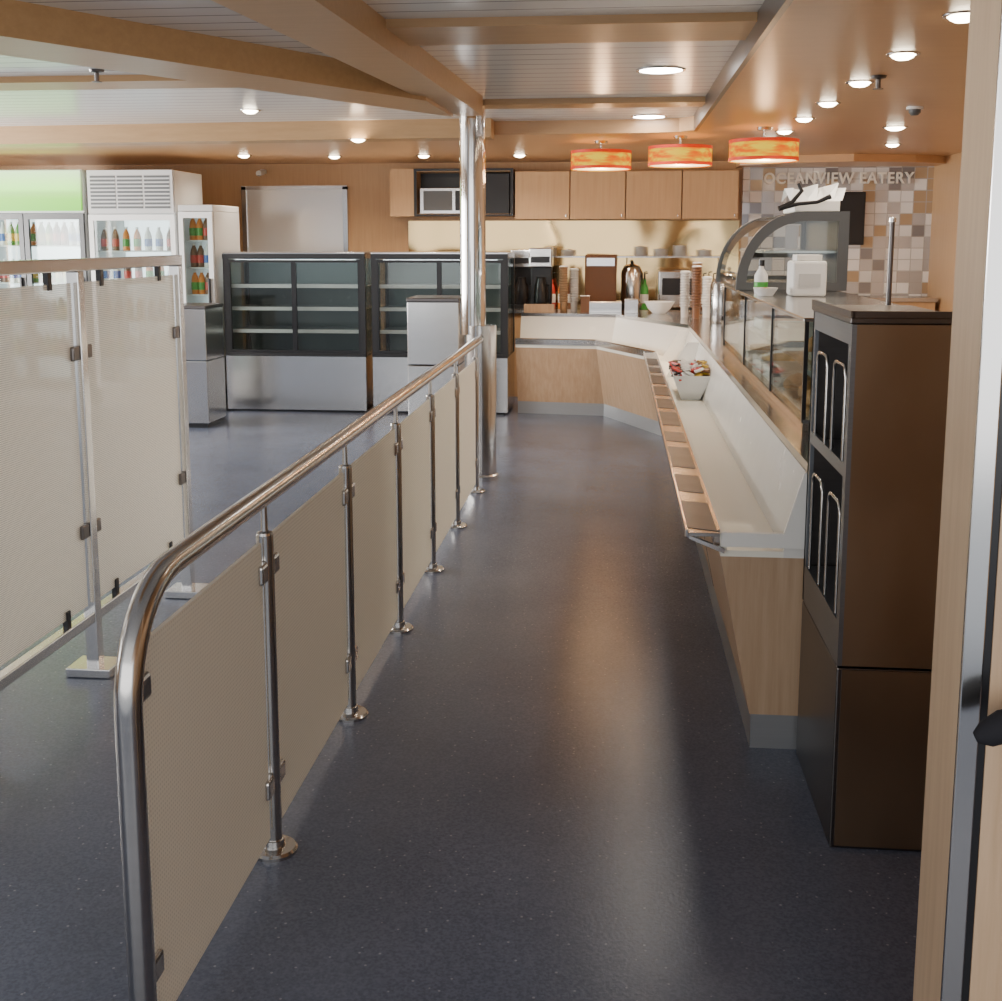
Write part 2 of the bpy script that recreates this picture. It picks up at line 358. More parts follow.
# ------------------------------------------------------------ tall screen
SX=-1.92
S=T('partition_screen',"tall steel-framed screen with pale perforated panels","partition",(SX,3.95,0))
box('top_rail',(SX-.022,SX+.022,2.1,4.93,1.49,1.535),M['steel'],S,.004)
box('bottom_rail',(SX-.02,SX+.02,2.1,4.9,.20,.24),M['steel'],S,.004)
for y in(3.05,3.95,4.9):
    p=box('post',(SX-.024,SX+.024,y-.024,y+.024,.0,1.49),M['steel'],S,.004)
    box('foot_plate',(SX-.085,SX+.085,y-.07,y+.07,0,.035),M['steel'],p,.004)
for a,b in((2.1,3.05),(3.05,3.95),(3.95,4.9)):
    box('panel',(SX-.005,SX+.005,a+.045,b-.045,.27,1.45),M['panel2'],S)
    for z in(.55,1.2):
        box('panel_clamp',(SX-.018,SX+.018,b-.075,b-.024,z-.025,z+.025),M['darksteel'],S,.006)
        box('panel_clamp',(SX-.018,SX+.018,a+.024,a+.075,z-.025,z+.025),M['darksteel'],S,.006)
    for yy in(a+.2,b-.2):
        box('hanger',(SX-.01,SX+.01,yy-.015,yy+.015,1.43,1.50),M['blackm'],S,.003)
        box('hanger',(SX-.01,SX+.01,yy-.015,yy+.015,.235,.30),M['blackm'],S,.003)
# ------------------------------------------------------------ serving counter
P=[(.44,3.53),(.44,6),(.43,9.35),(-.10,10.50),(-.9,10.6)]
K=T('serving_counter',"long light wood servery counter with white trough and steel kickplate","counter",(.6,3.6,0))
sweep('kickplate',P,[(.004,0),(.004,.112),(.3,.112),(.3,0)],M['kick'],K)
sweep('wood_front',P,[(0,.112),(-.105,.625),(.62,.625),(.62,.112)],M['wood'],K)
sweep('trough_liner',P,[(-.105,.625),(-.108,.70),(-.090,.70),(-.085,.645),(.088,.645),(.088,.625)],M['trough'],K)
sweep('trough_wall',P,[(.088,.625),(.088,.648),(.148,.895),(.17,.895),(.17,.625)],M['troughw'],K)
sweep('upper_body',P,[(.17,.625),(.17,.895),(.76,.895),(.76,.625)],M['steelh'],K)
sweep('front_lip',P,[(-.125,.655),(-.125,.705),(-.108,.712),(-.108,.655)],M['chrome'],K)
prism('trough_divider',[(.355,.646),(.53,.646),(.585,.893),(.50,.893)],'y',8.1,8.112,M['white'],K)
prism('trough_divider',[(.355,.646),(.53,.646),(.585,.893),(.50,.893)],'y',9.2,9.212,M['white'],K)
prism('end_panel',[(.335,.66),(.60,.66),(.60,.897),(.580,.897),(.525,.705),(.335,.705)],'y',3.512,3.53,M['white'],K)
for y in(4.9,6.3,7.7,9.1):
    prism('joint_strip',[(.438,.112),(.333,.625),(.345,.625),(.45,.112)],'y',y,y+.012,M['darksteel'],K)
sl=box('tray_slide',(.233,.329,3.5,9.25,.695,.706),M['railsteel'],K)
box('slide_edge',(.222,.233,3.5,9.25,.690,.716),M['chrome'],sl,.003)
yy=3.52
for L,g in((.42,.12),(.34,.11),(.50,.10),(.30,.16),(.48,.10),(.40,.12),(.44,.1),(.5,.14),(.34,.12),(.5,.15)):
    prism('slide_reflection',[(.2335,yy+.04),(.3285,yy),(.3285,yy+L-.04),(.2335,yy+L)],'z',.706,.708,M['darkrefl'],sl)  # dark bands paint the reflections seen along the polished steel rail
    yy+=L+g
for y in(5.0,6.5,8.0,9.1):
    prism('slide_bracket',[(.235,.695),(.345,.62),(.36,.58),(.345,.58),(.325,.62),(.235,.68)],'y',y,y+.02,M['steel'],K)
prism('slide_bracket',[(.235,.695),(.345,.655),(.345,.64),(.235,.685)],'y',3.505,3.525,M['steel'],K)
wt=sweep('worktop',P,[(.15,.897),(.15,.925),(.80,.925),(.80,.897)],M['chrome']);meta(wt,"polished steel worktop running along the servery counter","worktop")
V=T('glass_display_case',"square glass food display case with steel top on counter","display case",(.93,5.5,.925))
vx0,vx1,vy0,vy1,vz0,vz1=.665,1.19,4.12,7.2,.926,1.33
box('base',(vx0,vx1,vy0,vy1,vz0,vz0+.03),M['steel'],V)
box('top_shelf',(vx0-.01,vx1,vy0,vy1,vz1-.014,vz1),M['chrome'],V,.003)
box('front_glass',(vx0,vx0+.008,vy0+.012,vy1,vz0+.03,vz1-.015),M['glass'],V)
box('end_glass',(vx0+.01,vx1,vy0,vy0+.008,vz0+.03,vz1-.015),M['glass'],V)
for y in(vy0,5.0,6.05,vy1-.012):
    box('frame_post',(vx0-.004,vx0+.010,y,y+.012,vz0+.03,vz1-.014),M['black'],V)
box('frame_post',(vx0+.065,vx0+.072,vy0-.002,vy0+.009,vz0+.03,vz1-.014),M['grey'],V)
box('end_rail',(vx0,vx1,vy0-.003,vy0+.009,vz0+.03,vz0+.042),M['grey'],V)
each('frame_post',[(vx1-.02,vx1,vy0,vy0+.02,vz0+.03,vz1-.014),(vx1-.02,vx1,vy1-.02,vy1,vz0+.03,vz1-.014)],M['steel'],V)
sh=box('glass_shelf',(vx0+.05,vx1-.02,vy0+.02,vy1-.1,1.13,1.138),M['glass'],V)
box('shelf_edge',(vx0+.046,vx0+.05,vy0+.02,vy1-.1,1.126,1.142),M['steel'],sh)
box('back_panel',(vx1-.012,vx1,vy0+.02,vy1-.02,vz0+.03,vz1-.015),M['lgrey'],V)
def loaf(x,y,z,s=1.,rot=0):
    bm=bmesh.new();bmesh.ops.create_icosphere(bm,subdivisions=3,radius=1)
    for v in bm.verts:
        w=v.co.copy();zz=max(w.z,-.45);v.co=Vector((w.x*.055*s*(1+.08*math.sin(9*w.y)),w.y*.10*s,zz*.045*s*(1+.1*math.sin(14*w.y)) ))+Vector((x,y,z+.0205*s))
    o=finish('bread_roll',bm,M['bread'],None,True);meta(o,"golden brown crusty bread roll on display case shelf","bread","bread rolls in the display case");return o
b0=loaf(.80,4.6,.957)
for (x,y,z) in [(.95,4.65,.957),(.82,4.85,.957),(.97,4.9,.957),(.8,5.1,.957),(.85,4.5,1.139),(1.0,4.7,1.139),(.86,4.95,1.139),(1.0,5.2,1.139)]:
    o=dup(b0,Vector((x,y,z))+WP[b0]-Vector((.80,4.6,.957)));o.rotation_euler.z=random.uniform(-.6,.6)
for i,(x,y,z) in enumerate([(.85,5.5,.957),(.85,5.95,.957),(.85,6.5,.957),(.88,5.6,1.139),(.88,6.2,1.139),(.88,4.32,.957)]):
    t=T('food_tray',"white food tray with packed snacks inside glass case","tray",(x,y,z),"food trays in the display case")
    bm=bmesh.new()
    for (u0,u1,w0,w1,z0,z1) in [(-.13,.13,-.17,.17,0,.008),(-.13,-.12,-.17,.17,.008,.05),(.12,.13,-.17,.17,.008,.05),(-.12,.12,-.17,-.16,.008,.05),(-.12,.12,.16,.17,.008,.05)]:
        addbox(bm,x+u0,x+u1,y+w0,y+w1,z+z0,z+z1)
    finish('tray_body',bm,M['whitep'],t)
    for k in range(5):
        box('wrapped_snack',(x-.09,x+.09,y-.145+k*.06,y-.10+k*.06,z+.009,z+.06),[M['paper'],M['yellow'],M['bread'],M['paper'],M['orange'],M['paper']][i],t,.008)
DZ=.017
G=T('curved_glass_case',"curved glass refrigerated case with grey metal end frame","display case",(.93,6.9,1.332))
prof=[]
for k in range(13):
    a=math.pi/2*k/12;prof.append((1.0-.36*math.cos(a)**.9 if k<12 else 1.0,1.35+.40*math.sin(a)))
outer=[(.64,1.332)]+prof+[(1.22,1.75),(1.22,1.332)]
inn=[(.695,1.375)]+[(1.0-.305*math.cos(math.pi/2*k/12),1.375+.325*math.sin(math.pi/2*k/12)) for k in range(13)]+[(1.165,1.70),(1.165,1.375)]
def ring(name,y0,y1):
    bm=bmesh.new();O0=[bm.verts.new((x,y0,z)) for x,z in outer];O1=[bm.verts.new((x,y1,z)) for x,z in outer]
    I0=[bm.verts.new((x,y0,z)) for x,z in inn];I1=[bm.verts.new((x,y1,z)) for x,z in inn]
    N=len(outer)
    for i in range(N):
        j=(i+1)%N
        for q in((O0[i],O0[j],I0[j],I0[i]),(O1[i],I1[i],I1[j],O1[j]),(O0[i],O1[i],O1[j],O0[j]),(I0[i],I0[j],I1[j],I1[i])):
            try:bm.faces.new(q)
            except ValueError:pass
    bmesh.ops.remove_doubles(bm,verts=bm.verts,dist=1e-5)
    return finish(name,bm,M['grey'],G,False)
ring('end_frame',6.3,6.34);ring('end_frame',7.56,7.6)
bm=bmesh.new();q0=[bm.verts.new((x+.012,6.34,z)) for x,z in prof];q1=[bm.verts.new((x+.012,7.56,z)) for x,z in prof]
for i in range(len(prof)-1):
    try:bm.faces.new((q0[i],q0[i+1],q1[i+1],q1[i]))
    except ValueError:pass
finish('curved_glass',bm,M['glass'],G,True)
box('top_panel',(.99,1.22,6.34,7.56,1.73,1.75),M['grey'],G)
box('base',(.66,1.2,6.34,7.56,1.332,1.35),M['steel'],G)
box('back_door',(1.19,1.21,6.36,7.54,1.36,1.72),M['greysteel'],G)
prism('end_glass',inn[1:],'y',6.316,6.322,M['glassd'],G)
box('inner_shelf',(.78,1.17,6.36,7.54,1.53,1.542),M['wallsteel'],G)
for y in(6.8,7.2):
    box('shelf_bracket',(.78,1.17,y,y+.01,1.50,1.53),M['blackm'],G)
t=T('packaging_box',"open white cardboard box of folded takeaway bags","box",(1.06,6.6,1.75))
box('carton',(.95,1.19,6.42,6.85,1.751,1.81),M['paper'],t,.005)
for k in range(6):
    bm=bmesh.new()
    x=.93+k*.045;v=[bm.verts.new(c) for c in((x,6.45,1.81),(x+.05,6.45,1.81),(x+.07+random.uniform(-.05,.05),6.5,1.86+random.uniform(0,.05)),(x-.02,6.55,1.88),(x,6.8,1.81))]
    bm.faces.new((v[0],v[1],v[2],v[3]));bm.faces.new((v[3],v[2],v[4]))
    finish('folded_bag',bm,M['whitep'],t)
t=T('serving_tongs',"black serving tongs lying against white box","tongs",(1.0,6.37,1.752))
tube('tongs_arm',[(.86,6.37,1.765),(.93,6.38,1.80),(.98,6.39,1.86),(.96,6.39,1.90)],[.014,.012,.012,.008],M['black'],t,10)
tube('tongs_arm',[(.86,6.38,1.765),(.96,6.37,1.79),(1.06,6.37,1.80),(1.13,6.37,1.83)],[.014,.010,.010,.014],M['black'],t,10)
t=T('napkin_dispenser',"white napkin dispenser box standing on steel shelf","dispenser",(.93,5.75,1.331))
box('body',(.84,1.0,5.65,5.85,1.331,1.50),M['whitep'],t,.012);box('slot',(.87,.97,5.645,5.652,1.38,1.44),M['lgrey'],t)
box('napkins',(.86,.98,5.68,5.82,1.50,1.53),M['paper'],t,.004)
t=T('sauce_bottle',"clear sauce bottle with dark cap and green label","bottle",(.74,6.05,1.331))
lathe('body',(.74,6.05,1.331),[(0,0),(.032,0),(.034,.01),(.034,.09),(.02,.115),(.012,.125),(.012,.14),(0,.14)],M['whitep'],t,24)
lathe('label',(.74,6.05,1.356),[(.0345,0),(.0352,.001),(.0352,.03),(.0345,.031)],M['green'],t,24)
lathe('cap',(.74,6.05,1.468),[(0,0),(.015,0),(.015,.03),(0,.03)],M['black'],t,20)
t=T('sample_bowl',"small white paper bowl with food samples","bowl",(.72,5.7,1.331))
lathe('bowl',(.72,5.7,1.331),[(0,0),(.035,0),(.06,.04),(.055,.04),(.033,.006),(0,.006)],M['whitep'],t,28)
lathe('samples',(.72,5.7,1.346),[(0,.028),(.03,.022),(.045,.012),(.03,.0),(0,0)],M['bread'],t,16)
t=T('steel_pole',"thin upright steel pole standing on the worktop","pole",(.85,3.72,.925))
tube('rod',[(.85,3.72,.925),(.85,3.72,1.66)],.008,M['darksteel'],t,12);lathe('foot',(.85,3.72,.925),[(0,0),(.03,0),(.03,.01),(.01,.014),(0,.014)],M['steel'],t,20);lathe('cap',(.85,3.72,1.655),[(0,0),(.011,0),(.011,.012),(0,.016)],M['steel'],t,16)
# ------------------------------------------------------------ dark rack cabinet
D=T('tray_rack_cabinet',"tall dark bronze steel cabinet with side rack slots","cabinet",(.72,3.2,0))
cx0,cx1,cy0,cy1,ct=.585,.86,2.93,3.50,1.41
box('lower_body',(cx0,cx1,cy0,cy1,0,.50),M['darksteel'],D,.004)
box('front_panel',(cx0+.012,cx1,cy0,cy0+.02,.506,ct-.018),M['bronze'],D)
box('lower_front_panel',(cx0+.012,cx1,cy0-.006,cy0,.01,.497),M['bronze'],D)
box('rear_panel',(cx0,cx1,cy1-.02,cy1,.506,ct-.018),M['darksteel'],D)
box('inner_back',(cx0+.10,cx1,cy0+.02,cy1-.02,.506,ct-.018),M['slate'],D)
boxes('side_frame',[(cx0,cx0+.012,cy0,cy0+.035,.506,ct-.018),(cx0,cx0+.012,cy1-.035,cy1,.506,ct-.018),(cx0,cx0+.012,cy0+.035,cy1-.035,.506,.62),(cx0,cx0+.012,cy0+.035,cy1-.035,1.0,1.035),(cx0,cx0+.012,cy0+.035,cy1-.035,ct-.07,ct-.018)],M['greysteel'],D)
each('shelf_ledge',[(cx0+.012,cx0+.10,cy0+.03,cy1-.03,.61,.62),(cx0+.012,cx0+.10,cy0+.03,cy1-.03,1.0,1.01)],M['greysteel'],D)
box('top_plate',(cx0-.006,cx1+.006,cy0-.008,cy1+.006,ct-.016,ct),M['darksteel'],D,.003)
boxes('top_rim',[(cx0-.006,cx0+.004,cy0-.008,cy1+.006,ct,ct+.016),(cx0,cx1,cy0-.008,cy0+.002,ct,ct+.016)],M['darksteel'],D)
for z0,z1 in((.66,.92),(1.07,1.28)):
    for y0 in(3.0,3.26):
        y1=y0+.16;x=cx0+.004
        pts=[(x,y0,z0-.035),(x,y0,z1-.03)]+[(x,y0+.03-.03*math.cos(a),z1-.03+.03*math.sin(a)) for a in [math.pi*k/8 for k in range(1,5)]]+[(x,y1-.03+.03*math.sin(a),z1-.03+.03*math.cos(a)) for a in [math.pi*k/8 for k in range(0,5)]]+[(x,y1,z0-.035)]
        tube('wire_loop',pts,.0045,M['chrome'],D,10)
# ------------------------------------------------------------ condiment bin with packets
t=T('condiment_bin',"white flared bin full of condiment packets in trough","bin",(.46,7.1,.645))
bm=bmesh.new()
lo=[(.40,6.95),(.51,6.95),(.51,7.40),(.40,7.40)];hi=[(.345,6.86),(.575,6.86),(.575,7.5),(.345,7.5)]
A=[bm.verts.new((x,y,.646)) for x,y in lo];B=[bm.verts.new((x,y,.80)) for x,y in hi]
Ai=[bm.verts.new((x+(.46-x)*.06,y+(7.2-y)*.04,.66)) for x,y in lo];Bi=[bm.verts.new((x+(.46-x)*.06,y+(7.2-y)*.04,.80)) for x,y in hi]
bm.faces.new(A);bm.faces.new(Ai)
for i in range(4):
    j=(i+1)%4;bm.faces.new((A[i],A[j],B[j],B[i]));bm.faces.new((Ai[i],Ai[j],Bi[j],Bi[i]));bm.faces.new((B[i],B[j],Bi[j],Bi[i]))
finish('bin_shell',bm,M['whitep'],t)
box('bin_floor',(.375,.55,6.92,7.44,.76,.772),M['whitep'],t)
pk=[]
for nm,mm in(('red',M['red']),('white',M['paper']),('yellow',M['yellow']),('brown',M['brown']),('black',M['black'])):
    bm=bmesh.new();addbox(bm,-.02,.02,-.028,.028,-.005,.005)
    bmesh.ops.subdivide_edges(bm,edges=bm.edges,cuts=1)
    for v in bm.verts:
        if abs(v.co.x)<.001 and abs(v.co.y)<.001:v.co.z*=2
    o=finish('condiment_packet',bm,mm,None,True);meta(o,"small %s condiment sachet heaped in white bin"%nm,"sachet","condiment sachets in the bin");pk.append(o)
for k in range(112):
    if k<5:o=pk[k]
    else:
        o=pk[[0,1,1,3,4,1,0,2][k%8]].copy();C.objects.link(o)
    j=k%56
    o.location=(.378+(j%4)*.055+random.uniform(-.01,.01),6.90+(j//4)*.042,.785+(.024 if k>=56 else 0)+random.uniform(0,.014)+(.012 if k%3 else 0))
    o.rotation_euler=(random.uniform(-.5,.5),random.uniform(-.5,.5),random.uniform(0,3))
# ------------------------------------------------------------ glass door display cabinets
def display_cab(x0,x1,label):
    y0,y1=10.45,11.15;W=x1-x0
    d=T('glass_door_cabinet',label,"display cabinet",((x0+x1)/2,10.8,0),"glass door display cabinets")
    box('steel_base',(x0,x1,y0,y1,.02,.53),M['steel'],d,.004)
    box('kickplate',(x0+.03,x1-.03,y0+.04,y1-.02,0,.02),M['black'],d)
    box('top',(x0,x1,y0,y1,1.43,1.49),M['steel'],d,.004)
    box('top_trim',(x0,x1,y0-.012,y0,1.43,1.475),M['blackm'],d)
    box('back',(x0,x1,y1-.02,y1,.53,1.43),M['caselight'],d)
    each('side_frame',[(x0,x0+.045,y0,y0+.04,.53,1.43),(x1-.045,x1,y0,y0+.04,.53,1.43),(x0,x0+.03,y1-.06,y1-.02,.53,1.43),(x1-.03,x1,y1-.06,y1-.02,.53,1.43)],M['blackm'],d)
    each('side_glass',[(x0+.005,x0+.013,y0+.04,y1-.06,.53,1.43),(x1-.013,x1-.005,y0+.04,y1-.06,.53,1.43)],M['glass'],d)
    for a,b in((x0+.045,x0+W/2),(x0+W/2,x1-.045)):
        dr=boxes('sliding_door',[(a,a+.022,y0,y0+.03,.56,1.42),(b-.022,b,y0,y0+.03,.56,1.42),(a+.022,b-.022,y0,y0+.03,.56,.585),(a+.022,b-.022,y0,y0+.03,1.395,1.42)],M['black'],d)
        box('glass_pane',(a+.022,b-.022,y0+.012,y0+.018,.585,1.395),M['glassd'],dr)
    box('sill',(x0,x1,y0-.01,y0+.05,.53,.558),M['blackm'],d)
    for z in(.75,.96,1.17):
        sh=box('shelf',(x0+.03,x1-.03,y0+.08,y1-.03,z,z+.01),M['wallsteel'],d)
        box('shelf_edge',(x0+.03,x1-.03,y0+.075,y0+.08,z-.012,z+.022),M['whitep'],sh)
    box('fill_strip',(x0+.1,x1-.1,y0+.05,y0+.07,1.405,1.42),M['fillstrip'],d)  # added glowing strip that brightens the cabinet interior
    return d
display_cab(-3.64,-2.30,"black-framed glass display cabinet on steel base beside steel bins")
display_cab(-2.24,-.98,"black-framed glass display cabinet on steel base behind column")
def bins(x0,x1,y0,y1,zt,label):
    d=T('waste_station',label,"bin",((x0+x1)/2,y0,0))
    box('lower_body',(x0,x1,y0,y1,.04,zt*.55),M['steel'],d,.006)
    box('upper_body',(x0,x1,y0,y1,zt*.555,zt-.03),M['steel'],d,.006)
    box('lid',(x0-.005,x1+.005,y0-.005,y1,zt-.03,zt),M['darksteel'],d,.006)
    box('plinth',(x0+.02,x1-.02,y0+.02,y1,0,.04),M['black'],d)
bins(-3.78,-3.46,9.45,9.9,1.05,"brushed steel waste bin cabinet standing beside glass cabinet")
bins(-1.60,-1.20,8.75,9.2,1.16,"tall brushed steel waste bin cabinet near the column")
# ------------------------------------------------------------ upright coolers
def bottle_proto(m1,m2,label):
    t=T('drink_bottle',label,"bottle",(0,0,0),"drinks in the coolers")
    lathe('bottle_body',(0,0,0),[(0,0),(.032,0),(.034,.01),(.034,.13),(.026,.165),(.014,.19),(.013,.2),(0,.2)],m1,t,14)
    lathe('bottle_label',(0,0,.04),[(.0345,0),(.036,.001),(.036,.07),(.0345,.071)],m2,t,14)
    lathe('bottle_cap',(0,0,.2),[(0,0),(.015,0),(.015,.02),(0,.02)],M['whitep'],t,10)
    return t
protos=[bottle_proto(M['orange'],M['green'],"orange juice bottle with green label in lit cooler"),
 bottle_proto(M['green'],M['yellow'],"green soft drink bottle with yellow label in cooler"),
 bottle_proto(M['brown'],M['red'],"dark cola bottle with red label in lit cooler"),
 bottle_proto(M['whitep'],M['blue'],"clear water bottle with blue label in cooler")]
used=[False]*4
def put_bottle(i,loc):
    if not used[i]:
        protos[i].location=loc;used[i]=True
    else:dup(protos[i],loc)
def cooler(x0,x1,y0,y1,h,label,header,doors,shelves,stock,nd):
    d=T('drinks_cooler',label,"fridge",((x0+x1)/2,y0,0))
    top=h-.40 if header else h-.06
    boxes('cabinet_shell',[(x0,x0+.04,y0+.04,y1,.06,top),(x1-.04,x1,y0+.04,y1,.06,top),(x0+.04,x1-.04,y1-.05,y1-.01,.06,top),(x0,x1,y0+.04,y1,.0,.20)],M['lgrey'],d)
    box('cabinet_roof',(x0,x1,y0+.02,y1,top,h),M['lgrey'],d,.006)
    box('light_panel',(x0+.05,x1-.05,y1-.058,y1-.052,.22,top-.02),M['cool'],d)
    if header=='sign': box('lit_header',(x0+.02,x1-.02,y0,y0+.02,top+.02,h-.01),M['greensign'],d)
    if header=='grill':
        g=box('grill_frame',(x0+.01,x1-.01,y0,y0+.02,top+.01,h),M['lgrey'],d)
        bm=bmesh.new()
        for r in range(9):
            for c in range(3):
                w=(x1-x0-.12)/3;addbox(bm,x0+.04+c*(w+.02),x0+.04+c*(w+.02)+w,y0-.006,y0,top+.05+r*.035,top+.07+r*.035)
        oo=finish('louvre_slots',bm,M['grey'],g);oo["kind"]="stuff"
    w=(x1-x0)/doors
    for k in range(doors):
        a=x0+k*w+.005;b=a+w-.01
        dr=boxes('door',[(a,a+.045,y0,y0+.035,.2,top-.005),(b-.045,b,y0,y0+.035,.2,top-.005),(a+.045,b-.045,y0,y0+.035,.2,.26),(a+.045,b-.045,y0,y0+.035,top-.06,top-.005)],M['whitep'] if header!='sign' else M['grey'],d)
        box('door_glass',(a+.045,b-.045,y0+.012,y0+.02,.26,top-.06),M['glass'],dr)
        box('handle',(b-.05,b-.03,y0-.03,y0-.001,.9,1.25),M['blackm'],dr,.004)
    for z in shelves:
        box('shelf',(x0+.05,x1-.05,y0+.06,y1-.07,z-.012,z),M['lgrey'],d)
        for j in range(nd):
            xx=x0+.10+j*(x1-x0-.2)/(nd-1)
            put_bottle(stock[(j//2+int(z*5))%len(stock)],(xx,y0+.12,z))
    return d
cooler(-6.15,-4.96,10.45,11.2,2.25,"double door drinks cooler with lit green header","sign",2,[.5,.85,1.2,1.55],[0,1,2,3,1],14)
cooler(-4.92,-4.08,10.45,11.2,2.24,"white single door drinks cooler with louvred top","grill",1,[.5,.85,1.2,1.5],[3,2,0],7)
cooler(-4.02,-3.69,10.36,11.12,1.92,"narrow lit cooler with glass door and grey side",None,1,[.5,.8,1.1,1.35,1.6],[2,3,0],3)
# ------------------------------------------------------------ overhead cabinets
for k in range(4):
    x0=-1.04+k*.562;x1=x0+.556
    d=T('overhead_cabinet',"light wood overhead wall cabinet with flat door","cabinet",((x0+x1)/2,11.85,1.80),"overhead cabinets")
    box('body',(x0,x1,11.87,12.199,1.81,2.29),M['woodw'],d);dr=box('door',(x0+.004,x1-.004,11.85,11.868,1.81,2.285),M['woodw'],d,.002)
    box('handle',(x1-.04,x1-.03,11.84,11.85,1.83,1.86),M['steel'],dr,.003)
d=T('wall_shelf_unit',"open fronted wall shelf with dark interior and steel edge","shelf",(-1.7,11.85,1.86))
boxes('carcass',[(-2.33,-2.06,11.85,12.199,1.84,2.32),(-2.06,-1.06,11.85,12.199,2.29,2.32),(-2.06,-1.06,11.85,12.199,1.84,1.865),(-1.085,-1.06,11.85,12.199,1.865,2.29)],M['woodw'],d)
box('dark_interior',(-2.06,-1.085,12.15,12.19,1.865,2.29),M['black'],d)
boxes('steel_edge',[(-2.08,-2.05,11.838,11.85,1.84,2.32),(-1.085,-1.055,11.838,11.85,1.84,2.32),(-2.05,-1.085,11.838,11.85,2.295,2.32),(-2.05,-1.085,11.838,11.85,1.84,1.862)],M['blackm'],d)
t=T('microwave_oven',"steel and black microwave oven on wall shelf","microwave",(-1.78,11.9,1.865))
box('case',(-2.03,-1.55,11.9,12.12,1.866,2.13),M['steel'],t,.006);box('door_window',(-1.99,-1.69,11.892,11.9,1.90,2.10),M['grey'],t);box('control_panel',(-1.66,-1.57,11.892,11.9,1.90,2.10),M['blackm'],t)
t=T('television',"flat black wall screen beside the overhead cabinets","television",(-1.3,11.84,1.86))
box('housing',(-1.52,-1.10,11.88,11.95,1.866,2.27),M['black'],t,.005);box('screen',(-1.50,-1.12,11.875,11.88,1.90,2.25),M['blackm'],t)
box('back_edge',(-1.45,-1.15,11.95,11.98,1.95,2.2),M['blackm'],t)
bc=T('back_counter',"low back counter with steel top below splashback","counter",(-.5,11.9,0))
box('cabinet_base',(-2.2,1.22,11.72,12.16,0,.86),M['woodw'],bc);box('steel_top',(-2.22,1.24,11.70,12.165,.86,.90),M['steelh'],bc,.004)
bcr=T('side_counter',"steel topped counter under the mosaic wall","counter",(2.2,11.9,0))
box('cabinet_base',(1.3,3.1,11.62,12.1,0,1.0),M['woodw'],bcr);box('steel_top',(1.28,3.12,11.6,12.11,1.0,1.04),M['steelh'],bcr,.004)
t=T('television',"black flat screen television on mosaic wall","television",(2.3,12.05,1.8))
box('housing',(2.08,2.48,12.04,12.08,1.55,2.08),M['black'],t,.006);box('screen',(2.10,2.46,12.035,12.04,1.58,2.05),M['blackm'],t);box('wall_bracket',(2.2,2.36,12.08,12.12,1.7,1.9),M['steel'],t)
cu=bpy.data.curves.new('wall_sign','FONT');cu.body="OCEANVIEW EATERY";cu.size=.155;cu.extrude=.015;cu.offset=.003;cu.space_character=1.12;cu.align_x='CENTER'
tmp=bpy.data.objects.new('tmp',cu);C.objects.link(tmp)
dg=bpy.context.evaluated_depsgraph_get();me=bpy.data.meshes.new_from_object(tmp.evaluated_get(dg));bpy.data.objects.remove(tmp)
w=max(v.co.x for v in me.vertices)-min(v.co.x for v in me.vertices)
for v in me.vertices:v.co.x*=1.48/w
me.materials.clear();me.materials.append(M['lead'])
so=bpy.data.objects.new('wall_sign',me);C.objects.link(so);so.location=(2.21,12.10,2.165);so.rotation_euler=(math.pi/2,0,0)
meta(so,"raised metal letters reading OCEANVIEW EATERY on mosaic wall","sign")
# ------------------------------------------------------------ things on L counter
def coffee(x,y,z,lbl):
    t=T('coffee_machine',lbl,"coffee machine",(x,y,z))
    box('base',(x-.10,x+.10,y-.13,y+.15,z,z+.04),M['black'],t,.006);box('tower',(x-.10,x+.10,y+.02,y+.15,z+.04,z+.42),M['blackm'],t,.006)
    box('head',(x-.11,x+.11,y-.13,y+.15,z+.42,z+.60),M['steel'],t,.01);box('control_strip',(x-.09,x+.09,y-.135,y-.13,z+.46,z+.52),M['black'],t)
    lathe('jug',(x,y-.05,z+.04),[(0,0),(.06,0),(.07,.05),(.065,.18),(.04,.25),(.045,.28),(0,.28)],M['black'],t,24)
    tube('jug_handle',[(x+.06,y-.06,z+.25),(x+.095,y-.08,z+.24),(x+.095,y-.08,z+.12),(x+.065,y-.06,z+.09)],.008,M['black'],t,8)
coffee(-.72,11.1,.926,"black and steel coffee brewer on servery worktop")
coffee(-.97,11.93,.901,"steel coffee brewer on back counter by splashback")
def cupstack(x,y,nc,m,lbl):
    t=T('cup_stack',lbl,"cup stack",(x,y,.926),"paper cup stacks")
    prof=[(0,0),(.030,0)]
    for i in range(nc):
        z=.10+i*.024;prof+= [(.034,z-.008),(.038,z-.007),(.045,z),(.045,z+.006),(.034,z+.008)]
    prof+= [(0,prof[-1][1])]
    lathe('cups',(x,y,.926),prof,m,t,20);lathe('lid_ring',(x,y,.926+prof[-1][1]),[(0,0),(.042,0),(.044,.005),(.03,.012),(0,.012)],M['whitep'],t,20)
cupstack(-.50,11.0,14,M['kraft'],"tall stack of brown paper cups by coffee machine")
cupstack(-.40,11.03,13,M['lgrey'],"tall stack of pale paper cups by coffee machine")
cupstack(.60,10.25,13,M['lgrey'],"stack of pale paper cups on servery worktop")
cupstack(.69,10.12,15,M['brown'],"stack of brown paper cups on servery worktop")
cupstack(.79,10.25,11,M['paper'],"stack of white paper cups on servery worktop")
cupstack(.72,10.5,16,M['kraft'],"tall stack of brown cups behind other stacks")
def bowl(x,y,s,m,lbl,z=.926):
    t=T('bowl',lbl,"bowl",(x,y,z))
    lathe('bowl_shell',(x,y,z),[(0,0),(.05*s,0),(.09*s,.04*s),(.115*s,.09*s),(.11*s,.09*s),(.085*s,.045*s),(.045*s,.008),(0,.008)],m,t,36)
    lathe('rim',(x,y,z+.088*s),[(.11*s,0),(.117*s,.0),(.118*s,.005),(.11*s,.006)],m,t,36)
